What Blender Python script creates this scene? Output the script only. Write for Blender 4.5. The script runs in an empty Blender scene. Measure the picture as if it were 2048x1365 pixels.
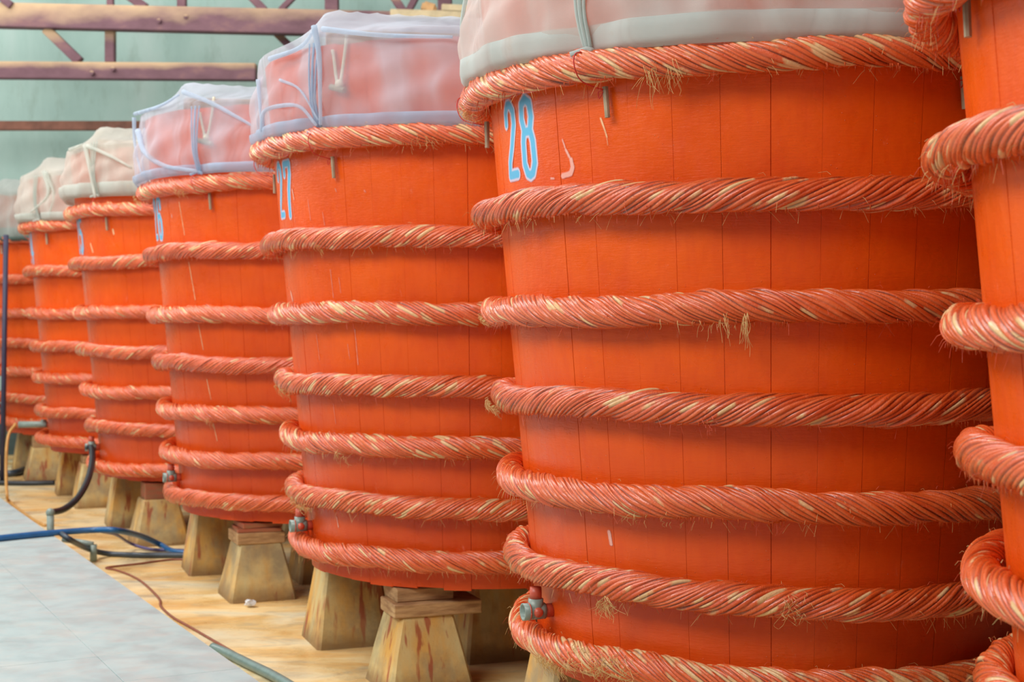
import bpy, bmesh, math, random
import numpy as np
from mathutils import Vector, Matrix
random.seed(7)
sc = bpy.context.scene
COL = sc.collection
PI = math.pi
# ------------------------------------------------------------ camera, world, light, exposure
HC = 2.13                     # camera height above the wet floor
cam_d = bpy.data.cameras.new('camera'); cam = bpy.data.objects.new('camera', cam_d); COL.objects.link(cam)
cam_d.sensor_width = 36.0; cam_d.lens = 36.0*3000/2048
PITCH = math.atan((682.5-627.6)/3000)
cam.location = (0, 0, HC); cam.rotation_euler = (PI/2-PITCH, 0, 0)
cam_d.dof.use_dof = True; cam_d.dof.focus_distance = 5.9; cam_d.dof.aperture_fstop = 3.6
sc.camera = cam
w = bpy.data.worlds.new('world'); sc.world = w; w.use_nodes = True
w.node_tree.nodes['Background'].inputs[0].default_value = (0.93, 0.97, 1.0, 1)
w.node_tree.nodes['Background'].inputs[1].default_value = 0.19
def area(name, loc, target, sx, sy, power, col):
    l = bpy.data.lights.new(name, 'AREA'); l.shape = 'RECTANGLE'; l.size = sx; l.size_y = sy; l.energy = power; l.color = col
    o = bpy.data.objects.new(name, l); COL.objects.link(o); o.location = loc
    o.rotation_euler = (Vector(target)-Vector(loc)).to_track_quat('-Z', 'Y').to_euler()
    return o
area('skylight', (-6.2, 1.5, 8.0), (0.6, 8.0, 1.2), 8, 3.0, 800, (1, 0.985, 0.96))
area('skylight_far', (-8.5, 13.0, 8.5), (-2.5, 15.5, 1.2), 9, 3.0, 520, (1, 0.985, 0.96))
area('roof_opening', (-3.2, 9, 9), (-2.6, 10, 0), 14, 3.5, 620, (0.97, 0.98, 1.0))
area('side_opening', (-13.0, 9, 5.0), (0, 9, 2.6), 20, 2.0, 330, (0.96, 0.98, 1.0))
area('back_wall_fill', (-6, 18.8, 8.2), (-5, 22.6, 3.0), 12, 2.0, 240, (0.98, 1.0, 1.0))  # added fill lamp that brightens the back wall
sc.view_settings.view_transform = 'Standard'; sc.view_settings.look = 'None'
sc.view_settings.exposure = 0.03; sc.view_settings.gamma = 1.0; sc.view_settings.use_curve_mapping = False

# ------------------------------------------------------------ helpers
def ray(px, py):
    a = (px-1024)/3000.0; b = (682.5-py)/3000.0
    c, s = math.cos(PITCH), math.sin(PITCH)
    return Vector((a, c+b*s, b*c-s))
def ground(px, py, z=0.0):            # point on the horizontal plane z under a pixel
    d = ray(px, py); return Vector((0, 0, HC)) + d*((z-HC)/d.z)
def atdepth(px, py, Y):
    d = ray(px, py); return Vector((0, 0, HC)) + d*(Y/d.y)
def mesh_np(name, V, F, smooth=True, attrs=None):
    me = bpy.data.meshes.new(name)
    V = np.asarray(V, dtype=np.float32); F = np.asarray(F, dtype=np.int32)
    me.vertices.add(len(V)); me.vertices.foreach_set('co', V.ravel())
    n = F.shape[1]
    me.loops.add(F.size); me.loops.foreach_set('vertex_index', F.ravel())
    me.polygons.add(len(F)); me.polygons.foreach_set('loop_start', np.arange(0, F.size, n, dtype=np.int32))
    me.update(calc_edges=True)
    if smooth: me.polygons.foreach_set('use_smooth', np.ones(len(F), dtype=bool))
    for k, a in (attrs or {}).items():
        at = me.attributes.new(k, 'FLOAT', 'POINT'); at.data.foreach_set('value', np.asarray(a, dtype=np.float32).ravel())
    me.validate(); me.update()
    return me
def link(name, me, mat, parent=None, loc=None):
    o = bpy.data.objects.new(name, me); COL.objects.link(o)
    if mat is not None and len(me.materials) == 0: me.materials.append(mat)
    if parent is not None: o.parent = parent
    if loc is not None: o.location = loc
    return o
def from_bm(name, bm, mat, parent=None, smooth=False, loc=None):
    me = bpy.data.meshes.new(name); bmesh.ops.recalc_face_normals(bm, faces=bm.faces); bm.to_mesh(me); bm.free()
    if smooth: me.polygons.foreach_set('use_smooth', [True]*len(me.polygons))
    return link(name, me, mat, parent, loc)
def empty(name, loc=(0, 0, 0)):
    o = bpy.data.objects.new(name, None); COL.objects.link(o); o.location = loc; o.empty_display_size = .2; return o
def tag(o, label=None, cat=None, group=None, kind=None):
    if label: o['label'] = label
    if cat: o['category'] = cat
    if group: o['group'] = group
    if kind: o['kind'] = kind
    return o
def bm_box(bm, sx, sy, sz, M=Matrix.Identity(4), bev=0.0, seg=2):
    r = bmesh.ops.create_cube(bm, size=1.0, matrix=M @ Matrix.Diagonal((sx, sy, sz, 1)))
    if bev:
        es = {e for v in r['verts'] for e in v.link_edges}
        bmesh.ops.bevel(bm, geom=list(es), offset=bev, segments=seg, affect='EDGES')
def orient(p0, p1):
    p0 = Vector(p0); p1 = Vector(p1); d = p1-p0
    return Matrix.Translation((p0+p1)/2) @ d.to_track_quat('Z', 'Y').to_matrix().to_4x4(), d.length
def bm_bar(bm, p0, p1, a, b, bev=0.0):   # bar of section a x b from p0 to p1, b vertical
    p0 = Vector(p0); p1 = Vector(p1); d = (p1-p0); L = d.length; d.normalize()
    up = Vector((0, 0, 1));
    if abs(d.z) > .95: up = Vector((0, 1, 0))
    s = d.cross(up).normalized(); u = s.cross(d).normalized()
    M = Matrix((( d.x, s.x, u.x, (p0.x+p1.x)/2), (d.y, s.y, u.y, (p0.y+p1.y)/2), (d.z, s.z, u.z, (p0.z+p1.z)/2), (0, 0, 0, 1)))
    bm_box(bm, L, a, b, M, bev)
def catmull(P, n=8):
    P = [Vector(p) for p in P]; Q = [P[0]*2-P[1]]+P+[P[-1]*2-P[-2]]; out = []
    for i in range(1, len(Q)-2):
        for k in range(n):
            t = k/n; a, b, c, d = Q[i-1:i+3]
            out.append(.5*((2*b)+(c-a)*t+(2*a-5*b+4*c-d)*t*t+(3*b-a-3*c+d)*t*t*t))
    out.append(P[-1]); return out
def tube_arrays(P, r, k=8, caps=True, taper=None):
    V = []; F = []; n = len(P)
    t0 = (P[1]-P[0]).normalized(); up = Vector((0, 0, 1)) if abs(t0.z) < .9 else Vector((1, 0, 0))
    nrm = t0.cross(up).normalized()
    for i, p in enumerate(P):
        t = (P[min(i+1, n-1)]-P[max(i-1, 0)]).normalized()
        nrm = (nrm-t*nrm.dot(t)).normalized(); b = t.cross(nrm)
        rr = r if taper is None else r*(taper[0]+(taper[1]-taper[0])*i/(n-1))
        for j in range(k):
            a = 2*PI*j/k; V.append(p+(nrm*math.cos(a)+b*math.sin(a))*rr)
    for i in range(n-1):
        for j in range(k): F.append((i*k+j, i*k+(j+1) % k, (i+1)*k+(j+1) % k, (i+1)*k+j))
    if caps:
        for base, rev in ((0, 1), ((n-1)*k, 0)):
            V.append(P[0] if rev else P[-1]); c = len(V)-1
            for j in range(k): F.append((base+j, c, c, base+(j+1) % k) if False else (base+j, base+(j+1) % k, c, c))
    return V, F
def bm_tube(bm, P, r, k=8, taper=None):
    P = [Vector(p) for p in P]
    V, F = tube_arrays(P, r, k, True, taper); vs = [bm.verts.new(v) for v in V]
    for f in F:
        f2 = []
        for i in f:
            if vs[i] not in f2: f2.append(vs[i])
        try: bm.faces.new(f2)
        except ValueError: pass
def tube(name, pts, r, mat, parent=None, k=10, n=8, taper=None):
    bm = bmesh.new(); bm_tube(bm, catmull(pts, n) if n else pts, r, k, taper); return from_bm(name, bm, mat, parent, True)

# ------------------------------------------------------------ materials
class NT:
    def __init__(s, name):
        s.m = bpy.data.materials.new(name); s.m.use_nodes = True; s.t = s.m.node_tree; s.n = s.t.nodes; s.n.clear()
        s.out = s.n.new('ShaderNodeOutputMaterial')
    def add(s, typ, **kw):
        n = s.n.new('ShaderNode'+typ)
        for k, v in kw.items():
            if k.startswith('_'): setattr(n, k[1:], v)
            else:
                key = int(k[1:]) if k[0] == 'i' and k[1:].isdigit() else k.replace('__', ' ')
                if hasattr(v, 'is_output') or hasattr(v, 'default_value') and hasattr(v, 'links'): s.t.links.new(v, n.inputs[key])
                else: n.inputs[key].default_value = v
        return n
    def coord(s, scale=(1, 1, 1), kind='Object', shift=True):
        tc = s.add('TexCoord'); mp = s.add('Mapping', Scale=scale); s.t.links.new(tc.outputs[kind], mp.inputs['Vector'])
        if shift:
            oi = s.add('ObjectInfo'); mu = s.add('Math', _operation='MULTIPLY', i0=oi.outputs['Random'], i1=37.0)
            cb = s.add('CombineXYZ', X=mu.outputs[0], Y=mu.outputs[0], Z=mu.outputs[0]); s.t.links.new(cb.outputs[0], mp.inputs['Location'])
        return mp.outputs[0]
    def noise(s, vec, scale, detail=4.0, rough=.55, dist=0.0):
        return s.add('TexNoise', Vector=vec, Scale=scale, Detail=detail, Roughness=rough, Distortion=dist).outputs['Fac']
    def ramp(s, fac, stops, interp='LINEAR'):
        r = s.add('ValToRGB', Fac=fac); r.color_ramp.interpolation = interp; e = r.color_ramp.elements
        while len(e) < len(stops): e.new(.5)
        for i, (p, c) in enumerate(stops):
            e[i].position = p; e[i].color = (c, c, c, 1) if isinstance(c, (int, float)) else (*c, 1)
        return r.outputs[0]
    def mix(s, fac, a, b, bt='MIX'):
        m = s.add('Mix', _data_type='RGBA', _blend_type=bt)
        for i, v in ((0, fac), (6, a), (7, b)):
            if hasattr(v, 'is_output'): s.t.links.new(v, m.inputs[i])
            else: m.inputs[i].default_value = v if i == 0 else (*v, 1)
        return m.outputs[2]
    def math(s, op, a, b=0.0, clamp=False):
        return s.add('Math', _operation=op, _use_clamp=clamp, i0=a, i1=b).outputs[0]
    def bump(s, h, strength=.3, dist=.01, nrm=None):
        b = s.add('Bump', Height=h, Strength=strength, Distance=dist)
        if nrm is not None: s.t.links.new(nrm, b.inputs['Normal'])
        return b.outputs[0]
    def bsdf(s, **kw):
        p = s.add('BsdfPrincipled', **kw); s.t.links.new(p.outputs[0], s.out.inputs[0]); return p
def lin(r, g, b):
    f = lambda c: (c/255/12.92) if c/255 <= .04045 else ((c/255+.055)/1.055)**2.4
    return (f(r), f(g), f(b))

def m_stave():
    t = NT('painted_stave'); geo = t.add('NewGeometry')
    def pc(sc_): return t.add('Mapping', Vector=geo.outputs['Position'], Scale=sc_).outputs[0]
    c = pc((1, 1, 1))
    big = t.noise(c, 2.2, 3); fine = t.noise(pc((6, 6, 1.2)), 5, 5)
    col = t.mix(t.ramp(big, [(.3, 0.0), (.7, 1.0)]), lin(222, 82, 8), lin(238, 96, 12))
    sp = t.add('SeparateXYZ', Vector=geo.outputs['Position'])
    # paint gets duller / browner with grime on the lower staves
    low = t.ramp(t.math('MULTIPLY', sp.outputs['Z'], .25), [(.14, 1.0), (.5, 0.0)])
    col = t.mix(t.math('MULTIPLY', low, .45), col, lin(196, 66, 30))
    grain = t.ramp(fine, [(.45, 0.0), (.75, 1.0)])
    col = t.mix(t.math('MULTIPLY', grain, .22), col, lin(205, 50, 12))
    # pale scuffs, and paint blobs with small white glints put into their colour
    sc1 = t.ramp(t.noise(pc((3, 3, .8)), 7, 6, .7), [(.66, 0.0), (.74, 1.0)])
    col = t.mix(t.math('MULTIPLY', sc1, .35), col, lin(238, 150, 120))
    vo = t.add('TexVoronoi', Vector=c, Scale=34.0); dot = t.ramp(vo.outputs['Distance'], [(.045, 1.0), (.085, 0.0)])
    msk = t.ramp(t.noise(c, 4.5, 3), [(.5, 0.0), (.62, 1.0)])
    blob = t.math('MULTIPLY', dot, msk)
    col = t.mix(t.math('MULTIPLY', blob, .5), col, lin(244, 160, 120))
    # relief
    brush = t.noise(pc((1.2, 1.2, 9)), 16, 4, .6)
    h = t.math('ADD', t.math('MULTIPLY', brush, .35), t.math('MULTIPLY', t.noise(c, 30, 3), .5))
    h = t.math('ADD', h, t.math('MULTIPLY', big, 3.0))
    h = t.math('ADD', h, t.math('MULTIPLY', blob, 4.5))
    n = t.bump(h, .5, .007)
    rough = t.ramp(t.noise(c, 9, 4), [(.3, .24), (.7, .40)])
    t.bsdf(Base__Color=col, Roughness=rough, Normal=n, **{'Specular__IOR__Level': .38, 'Coat__Weight': .0, 'Coat__Roughness': .2})
    return t.m
def m_rope():
    t = NT('painted_rope'); c = t.coord((1, 1, 1))
    tan = t.add('Attribute', _attribute_name='tan').outputs['Fac']; gro = t.add('Attribute', _attribute_name='groove').outputs['Fac']
    cid = t.add('Attribute', _attribute_name='cord').outputs['Fac']
    oi = t.add('ObjectInfo'); sp = t.add('SeparateColor', Color=oi.outputs['Color'])
    nz = t.noise(c, 22, 4, .6)
    big = t.noise(c, 2.6, 3)
    v = t.math('ADD', tan, t.math('MULTIPLY', t.math('SUBTRACT', nz, .5), .55))
    v = t.math('ADD', v, t.math('MULTIPLY', t.math('SUBTRACT', big, .5), .9))
    v = t.math('ADD', v, sp.outputs[0])
    f = t.ramp(v, [(.86, 0.0), (1.06, 1.0)])
    red = t.mix(cid, lin(220, 84, 28), lin(234, 108, 46))
    red = t.mix(t.ramp(nz, [(.45, 0.0), (.7, .5)]), red, lin(230, 116, 62))
    straw = t.mix(t.noise(c, 60, 3), lin(222, 168, 104), lin(240, 206, 154))
    col = t.mix(f, red, straw)
    col = t.mix(t.math('MULTIPLY', gro, .95), col, lin(92, 24, 8))  # grooves between cords painted dark to deepen their shade
    fib = t.noise(c, 170, 3, .7)
    n = t.bump(t.math('ADD', fib, t.math('MULTIPLY', nz, .8)), .7, .004)
    rough = t.mix(f, (.27, .27, .27), (.75, .75, .75))
    t.bsdf(Base__Color=col, Roughness=t.math('ADD', rough, t.math('MULTIPLY', t.math('SUBTRACT', nz, .5), .25)), Normal=n, **{'Specular__IOR__Level': .5, 'Coat__Weight': .6, 'Coat__Roughness': .09})
    return t.m
def m_simple(name, col, rough=.5, var=.12, scale=12, bump=.15, metal=0.0, spec=.5, col2=None, stretch=(1, 1, 1)):
    t = NT(name); c = t.coord(stretch)
    nz = t.noise(c, scale, 5); c2 = col2 or tuple(max(0, x*(1-var*2.2)) for x in col)
    cc = t.mix(t.ramp(nz, [(.35, 0.0), (.68, 1.0)]), col, c2)
    t.bsdf(Base__Color=cc, Roughness=rough, Metallic=metal, Normal=t.bump(nz, bump, .01), **{'Specular__IOR__Level': spec})
    return t.m
def m_cloth(name, col, thin, tint=None):
    t = NT(name); c = t.coord((1, 1, 1)); tc = t.add('TexCoord')
    nz = t.noise(c, 3.0, 4); cc = t.mix(t.ramp(nz, [(.35, 0.0), (.7, 1.0)]), col, tuple(x*.9 for x in col))
    st = t.ramp(t.noise(c, 5, 5, .65), [(.62, 0.0), (.8, .35)]); cc = t.mix(st, cc, lin(205, 185, 150))
    weave = t.noise(c, 260, 2)
    n = t.bump(weave, .25, .002)
    d = t.add('BsdfDiffuse', Color=cc, Roughness=.6, Normal=n); tr = t.add('BsdfTranslucent', Color=cc, Normal=n)
    m1 = t.add('MixShader', i0=.38, i1=d.outputs[0], i2=tr.outputs[0])
    tp = t.add('BsdfTransparent', Color=(1, 1, 1, 1))
    wv = t.noise(t.coord((1.6, 1.6, .55)), 1.7, 2, .5, .8)
    sp_ = t.ramp(wv, [(.34, max(0, thin-.22)), (.46, thin), (.58, min(1, thin+.12)), (.68, max(0, thin-.1))])
    m2 = t.add('MixShader', i0=sp_, i1=m1.outputs[0], i2=tp.outputs[0]); t.t.links.new(m2.outputs[0], t.out.inputs[0])
    return t.m
def m_paintmark(name, inner, edge, w0, w1, soft, speckle=.6):
    t = NT(name); s = t.add('Attribute', _attribute_name='sdf').outputs['Fac']; c = t.coord((1, 1, 1), shift=False)
    nz = t.math('MULTIPLY', t.math('SUBTRACT', t.noise(c, 26, 5, .65), .5), speckle*soft)
    s2 = t.math('ADD', s, nz)
    a = t.ramp(t.math('ADD', t.math('MULTIPLY', s2, 1.0/(w1*2)), .0), [(.5-.5*soft/w1, 1.0), (.5, 0.0)])
    col = t.mix(t.ramp(t.math('MULTIPLY', s2, 1.0/(w1*2)), [(max(0, .5*w0/w1-.12), 0.0), (.5*w0/w1, 1.0)]), inner, edge)
    p = t.add('BsdfPrincipled', Base__Color=col, Roughness=.45, Normal=t.bump(t.noise(c, 60, 3), .2, .003))
    tp = t.add('BsdfTransparent'); m = t.add('MixShader', i0=t.math('MULTIPLY', a, .93), i1=tp.outputs[0], i2=p.outputs[0])
    t.t.links.new(m.outputs[0], t.out.inputs[0]); return t.m
def m_concrete():
    t = NT('stained_concrete'); c = t.coord((1, 1, 1)); cv = t.coord((1, 1, .25))
    base = t.mix(t.ramp(t.noise(cv, 5, 5, .6), [(.35, 0.0), (.65, 1.0)]), lin(206, 190, 136), lin(214, 158, 66))
    base = t.mix(t.ramp(t.noise(c, 3.2, 5, .6), [(.44, 0.0), (.64, .75)]), base, lin(146, 132, 104))
    st = t.ramp(t.noise(t.coord((1, 1, .10)), 16, 3, .5), [(.55, 0.0), (.61, .8)])
    st = t.math('MULTIPLY', st, t.ramp(t.noise(c, 2.4, 2), [(.42, 0.0), (.55, 1.0)]))
    col = t.mix(st, base, lin(160, 66, 40))
    zz = t.add('SeparateXYZ', Vector=t.add('TexCoord').outputs['Object']).outputs['Z']
    dirt = t.ramp(t.math('ADD', zz, t.math('MULTIPLY', t.math('SUBTRACT', t.noise(c, 7, 4), .5), .16)), [(.02, .8), (.13, 0.0)])
    col = t.mix(dirt, col, lin(126, 96, 58))
    pits = t.ramp(t.add('TexVoronoi', Vector=c, Scale=60.0).outputs['Distance'], [(.06, 1.0), (.12, 0.0)])
    col = t.mix(t.math('MULTIPLY', pits, .4), col, lin(110, 85, 60))
    n = t.bump(t.math('SUBTRACT', t.noise(c, 24, 6, .65), pits), .4, .008)
    t.bsdf(Base__Color=col, Roughness=.7, Normal=n); return t.m
def m_floor():
    t = NT('wet_ochre_floor'); c = t.coord((1, 1, 1), shift=False); ca = t.coord((.6, 1.6, 1), shift=False)
    a = t.noise(ca, 1.5, 6, .6, .6)
    col = t.ramp(a, [(.30, lin(214, 206, 172)), (.44, lin(236, 216, 168)), (.54, lin(234, 200, 136)), (.64, lin(224, 176, 104)), (.76, lin(216, 200, 162))])
    g = t.ramp(t.noise(ca, 2.6, 6, .65, .8), [(.52, 0.0), (.66, .65)]); col = t.mix(g, col, lin(168, 162, 138))
    f = t.ramp(t.noise(c, 14, 6, .7), [(.5, 0.0), (.8, .35)]); col = t.mix(f, col, lin(196, 140, 70))
    r = t.ramp(t.noise(c, 2.1, 4), [(.4, .22), (.6, .6)])
    t.bsdf(Base__Color=col, Roughness=r, Normal=t.bump(t.noise(c, 18, 6, .6), .25, .01)); return t.m
def m_tile():
    t = NT('grey_tile'); oi = t.add('ObjectInfo'); c = t.coord((1, 1, 1), 'Object', True)
    tc = t.add('NewGeometry'); mp = t.add('Mapping', Vector=tc.outputs['Position'], Scale=(1, 1, 1)).outputs[0]
    a = t.noise(mp, 3.2, 5, .6, .5); col = t.ramp(a, [(.3, lin(154, 172, 171)), (.5, lin(168, 186, 184)), (.7, lin(182, 190, 184))])
    col = t.mix(t.ramp(t.noise(mp, 11, 5, .65), [(.5, 0.0), (.75, .4)]), col, lin(170, 166, 164))
    col = t.mix(t.math('MULTIPLY', oi.outputs['Random'], .18), col, lin(176, 182, 184))
    t.bsdf(Base__Color=col, Roughness=t.ramp(t.noise(mp, 5, 3), [(.4, .38), (.6, .6)]), Normal=t.bump(t.noise(mp, 30, 5), .12, .005)); return t.m
def m_wall():
    t = NT('green_painted_wall'); c = t.coord((1, 1, .35), shift=False)
    a = t.noise(c, .9, 6, .6, .4); col = t.ramp(a, [(.3, lin(150, 180, 170)), (.5, lin(170, 198, 188)), (.7, lin(186, 206, 198))])
    d = t.ramp(t.noise(c, 4, 5, .7), [(.55, 0.0), (.8, .4)]); col = t.mix(d, col, lin(112, 128, 108))
    t.bsdf(Base__Color=col, Roughness=.75, Normal=t.bump(a, .1, .02)); return t.m
def m_beam():
    t = NT('rusted_dusty_steel'); c = t.coord((.5, 1, 1), shift=False); geo = t.add('NewGeometry')
    a = t.noise(c, 4, 6, .65); col = t.ramp(a, [(.3, lin(92, 58, 66)), (.55, lin(112, 76, 84)), (.75, lin(140, 100, 92))])
    z = t.add('SeparateXYZ', Vector=t.add('TexCoord').outputs['Generated']).outputs['Z']
    v = t.math('ADD', z, t.math('MULTIPLY', t.math('SUBTRACT', t.noise(c, 3, 5), .5), .6))
    dust = t.ramp(v, [(.55, 0.0), (.9, .9)]); col = t.mix(dust, col, lin(200, 168, 128))
    t.bsdf(Base__Color=col, Roughness=.7, Normal=t.bump(a, .2, .01)); return t.m
M = {}
M['stave'] = m_stave(); M['rope'] = m_rope(); M['conc'] = m_concrete(); M['floor'] = m_floor(); M['tile'] = m_tile(); M['wall'] = m_wall(); M['beam'] = m_beam()
M['wood'] = m_simple('weathered_wood', lin(196, 160, 112), .7, .15, 8, .35, col2=lin(150, 112, 74), stretch=(1, 1, 6))
M['redwood'] = m_simple('red_stained_wood', lin(176, 96, 66), .7, .15, 8, .35, col2=lin(150, 112, 78), stretch=(1, 1, 4))
M['palewood'] = m_simple('pale_wood', lin(214, 192, 150), .65, .1, 10, .3)
M['greywood'] = m_simple('grey_wood', lin(176, 160, 130), .7, .15, 14, .3)
M['straw'] = m_simple('raw_fibre', lin(226, 190, 124), .7, .1, 30, .2)
M['redfibre'] = m_simple('painted_fibre', lin(214, 92, 60), .5, .1, 30, .2)
M['pvc'] = m_simple('grey_pvc', lin(140, 156, 146), .35, .12, 20, .1, col2=lin(120, 134, 124))
M['pvcred'] = m_simple('pvc_under_red_paint', lin(208, 92, 66), .4, .1, 20, .15)
M['darkhole'] = m_simple('dark_bore', lin(50, 48, 44), .8)
M['black'] = m_simple('black_rubber', lin(40, 44, 48), .4, .1, 20, .05)
M['blue'] = m_simple('blue_hose', lin(28, 96, 150), .3, .1, 20, .05, spec=.6)
M['greyhose'] = m_simple('grey_green_hose', lin(120, 146, 140), .35, .1, 20, .05)
M['darkhose'] = m_simple('slate_hose', lin(62, 74, 84), .35, .1, 20, .05)
M['purple'] = m_simple('violet_hose', lin(84, 72, 120), .35, .1, 20, .05)
M['cable'] = m_simple('brown_cable', lin(146, 84, 62), .5, .1, 20, .05)
M['yellow'] = m_simple('amber_hose', lin(214, 160, 86), .45, .1, 20, .05)
M['pole'] = m_simple('indigo_painted_pole', lin(60, 58, 84), .5, .1, 10, .05)
M['string'] = m_simple('red_string', lin(206, 44, 34), .6, .1, 30, .1)
M['cord'] = m_simple('cream_cord', lin(226, 214, 186), .7, .1, 30, .2)
M['dark'] = m_simple('dark_blocker', lin(70, 66, 62), .8)  # dark colour of the added light blocker
M['skirt'] = m_simple('dark_green_plinth', lin(64, 84, 82), .7)
M['slab'] = m_simple('slab_concrete', lin(176, 180, 176), .8)
M['head'] = m_simple('barrel_head_boards', lin(150, 58, 30), .6, .2, 10, .3)
M['num'] = m_paintmark('sprayed_blue_number', lin(96, 190, 230), lin(222, 208, 224), .024, .034, .009)
M['scuff'] = m_paintmark('pale_scuff', lin(240, 178, 160), lin(240, 170, 150), .006, .010, .006, 1.6)
M['drip'] = m_paintmark('dried_cream_drip', lin(246, 200, 150), lin(240, 170, 120), .004, .007, .005, 1.2)
M['whitedrip'] = m_paintmark('dried_lime_drip', lin(240, 176, 150), lin(236, 140, 110), .003, .008, .006, 1.6)

# ------------------------------------------------------------ setting
DIRR = Vector((-math.sin(math.radians(27.2)), math.cos(math.radians(27.2)), 0))   # along the row
NRM = Vector((math.cos(math.radians(27.2)), math.sin(math.radians(27.2)), 0))     # from walkway towards barrels
WZ = 22.6
def quad(name, pts, mat, thick=None):
    bm = bmesh.new(); vs = [bm.verts.new(p) for p in pts]; bm.faces.new(vs)
    if thick:
        r = bmesh.ops.extrude_face_region(bm, geom=bm.faces[:]); bmesh.ops.translate(bm, vec=thick, verts=[g for g in r['geom'] if isinstance(g, bmesh.types.BMVert)])
    o = from_bm(name, bm, mat); o['kind'] = 'structure'; return o
quad('floor', [(-26, -6, 0), (26, -6, 0), (26, WZ+.2, 0), (-26, WZ+.2, 0)], M['floor'], (0, 0, -.1))
quad('wall_back', [(-18, WZ, 0), (14, WZ, 0), (14, WZ, 8.0), (-18, WZ, 8.0)], M['wall'], (0, .2, 0))
quad('baseboard_back', [(-18, WZ-.06, 0), (8.0, WZ-.06, 0), (8.0, WZ-.06, .55), (-18, WZ-.06, .55)], M['skirt'], (0, .06, 0))
EDGE0 = ground(265, 1184, .30)
a = EDGE0 + NRM*3.75 - DIRR*16; b = EDGE0 + NRM*3.75 + DIRR*18
quad('light_blocker_right', [a, b, b+Vector((0, 0, 2.9)), a+Vector((0, 0, 2.9))], M['dark'], NRM*.15)  # unseen blocker, added to darken the right side and underneath the barrels
PH = .30; TS = .60
def edgept(s, t, z): return Vector((EDGE0.x, EDGE0.y, z)) + DIRR*s + NRM*t
slab = quad('walkway_slab', [edgept(-13, 0, 0), edgept(-13, -7, 0), edgept(11.5, -7, 0), edgept(11.5, 0, 0)], M['slab'], (0, 0, PH-.012))
slab['label'] = 'raised grey walkway beside the barrels'
bm = bmesh.new(); bm_box(bm, TS-.0018, TS-.0018, .012, Matrix.Identity(4), .0015, 1)
tile_me = bpy.data.meshes.new('tile'); bm.to_mesh(tile_me); bm.free(); tile_me.materials.append(M['tile'])
ang = math.atan2(NRM.y, NRM.x)
for i in range(-14, 20):
    for j in range(0, 10):
        c = edgept((i+.5)*TS, -(j+.5)*TS, PH-.006)
        if c.y < 3.2: continue
        px = 1024+3000*c.x/c.y; py = 627+3000*(HC-PH)/c.y
        if px < -260 or py > 1720: continue
        o = link('tile', tile_me, None, slab, c+Vector((0, 0, random.uniform(-.0006, .0006)))); o.rotation_euler = (0, 0, ang)
# roof truss in front of the back wall
tr = empty('roof_truss', atdepth(200, 140, 20.5)); tag(tr, 'dusty purple-brown steel truss spanning in front of the green wall', 'truss', )
TI = Matrix.Translation(-tr.location)
def tbar(name, p0, p1, h, d, Y0, Y1=None, mat=None):
    bm = bmesh.new(); A = atdepth(*p0, Y0); B = atdepth(*p1, Y1 or Y0); bm_bar(bm, TI @ A, TI @ B, d, h, .01); return from_bm(name, bm, mat or M['beam'], tr)
tbar('chord', (-160, 28), (1580, 68), .33, .20, 20.6, 19.7)
tbar('chord', (-160, 140), (513, 145), .23, .16, 20.5, 20.4)
for x0, y0, x1, y1, wd in ((221, 58, 221, 126, .13), (92, 58, 160, 124, .13), (552, 66, 596, 108, .10)):
    tbar('web_bar', (x0, y0), (x1, y1), wd, wd, 20.5)
for x0, y0, x1, y1, wd in ((221, -70, 221, 14, .09), (364, -70, 364, 18, .12), (215, -38, 292, 16, .12), (470, -40, 530, 22, .11), (-30, -30, 24, 12, .1), (664, -70, 664, 26, .18),
                           (780, -18, 812, 32, .11), (850, -40, 812, 32, .09), (890, -70, 890, 34, .19), (640, -60, 560, 22, .08)):
    tbar('web_bar', (x0, y0), (x1, y1), wd, wd, 20.4)
tbar('chord', (-160, -90), (1580, -75), .3, .2, 20.6, 20.0)
for x, y in ((372, 34), (318, 42), (226, 138), (184, 146)):
    bm = bmesh.new(); q = TI @ atdepth(x, y, 20.22 if y < 100 else 20.33); bm_tube(bm, [q+Vector((0, -.02, 0)), q+Vector((0, .12, 0))], .03, 8); from_bm('bolt', bm, M['beam'], tr)
bm = bmesh.new(); bm_bar(bm, atdepth(-160, 252, 21.6), atdepth(1200, 252, 21.6), .12, .13, .01); o = from_bm('wall_rail', bm, m_simple('rust_rail', lin(150, 98, 78), .7, .2, 5, .2))
tag(o, 'thin rusty brown rail low across the green wall', 'rail')
for (x0, y0, x1, y1, hh, nm, lb) in ((782, 29, 925, 33, .10, 'plank', 'pale plank lying on top of the dusty steel truss'), (884, 18, 950, 21, .09, 'plank', 'short yellow plank end lying above the pale plank on the truss')):
    bm = bmesh.new(); bm_bar(bm, atdepth(x0, y0, 20.0), atdepth(x1, y1, 20.0), .25, hh, .008); tag(from_bm(nm, bm, M['palewood']), lb, 'plank', 'planks left on the truss')
bm = bmesh.new(); p = atdepth(858, 17, 20.05); bm_box(bm, .20, .18, .14, Matrix.Translation(p) @ Matrix.Rotation(.3, 4, 'Y'), .03); tag(from_bm('wood_block', bm, m_simple('ochre_block', lin(206, 160, 106), .7)), 'small ochre wood lump sitting on the truss planks', 'block')

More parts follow.
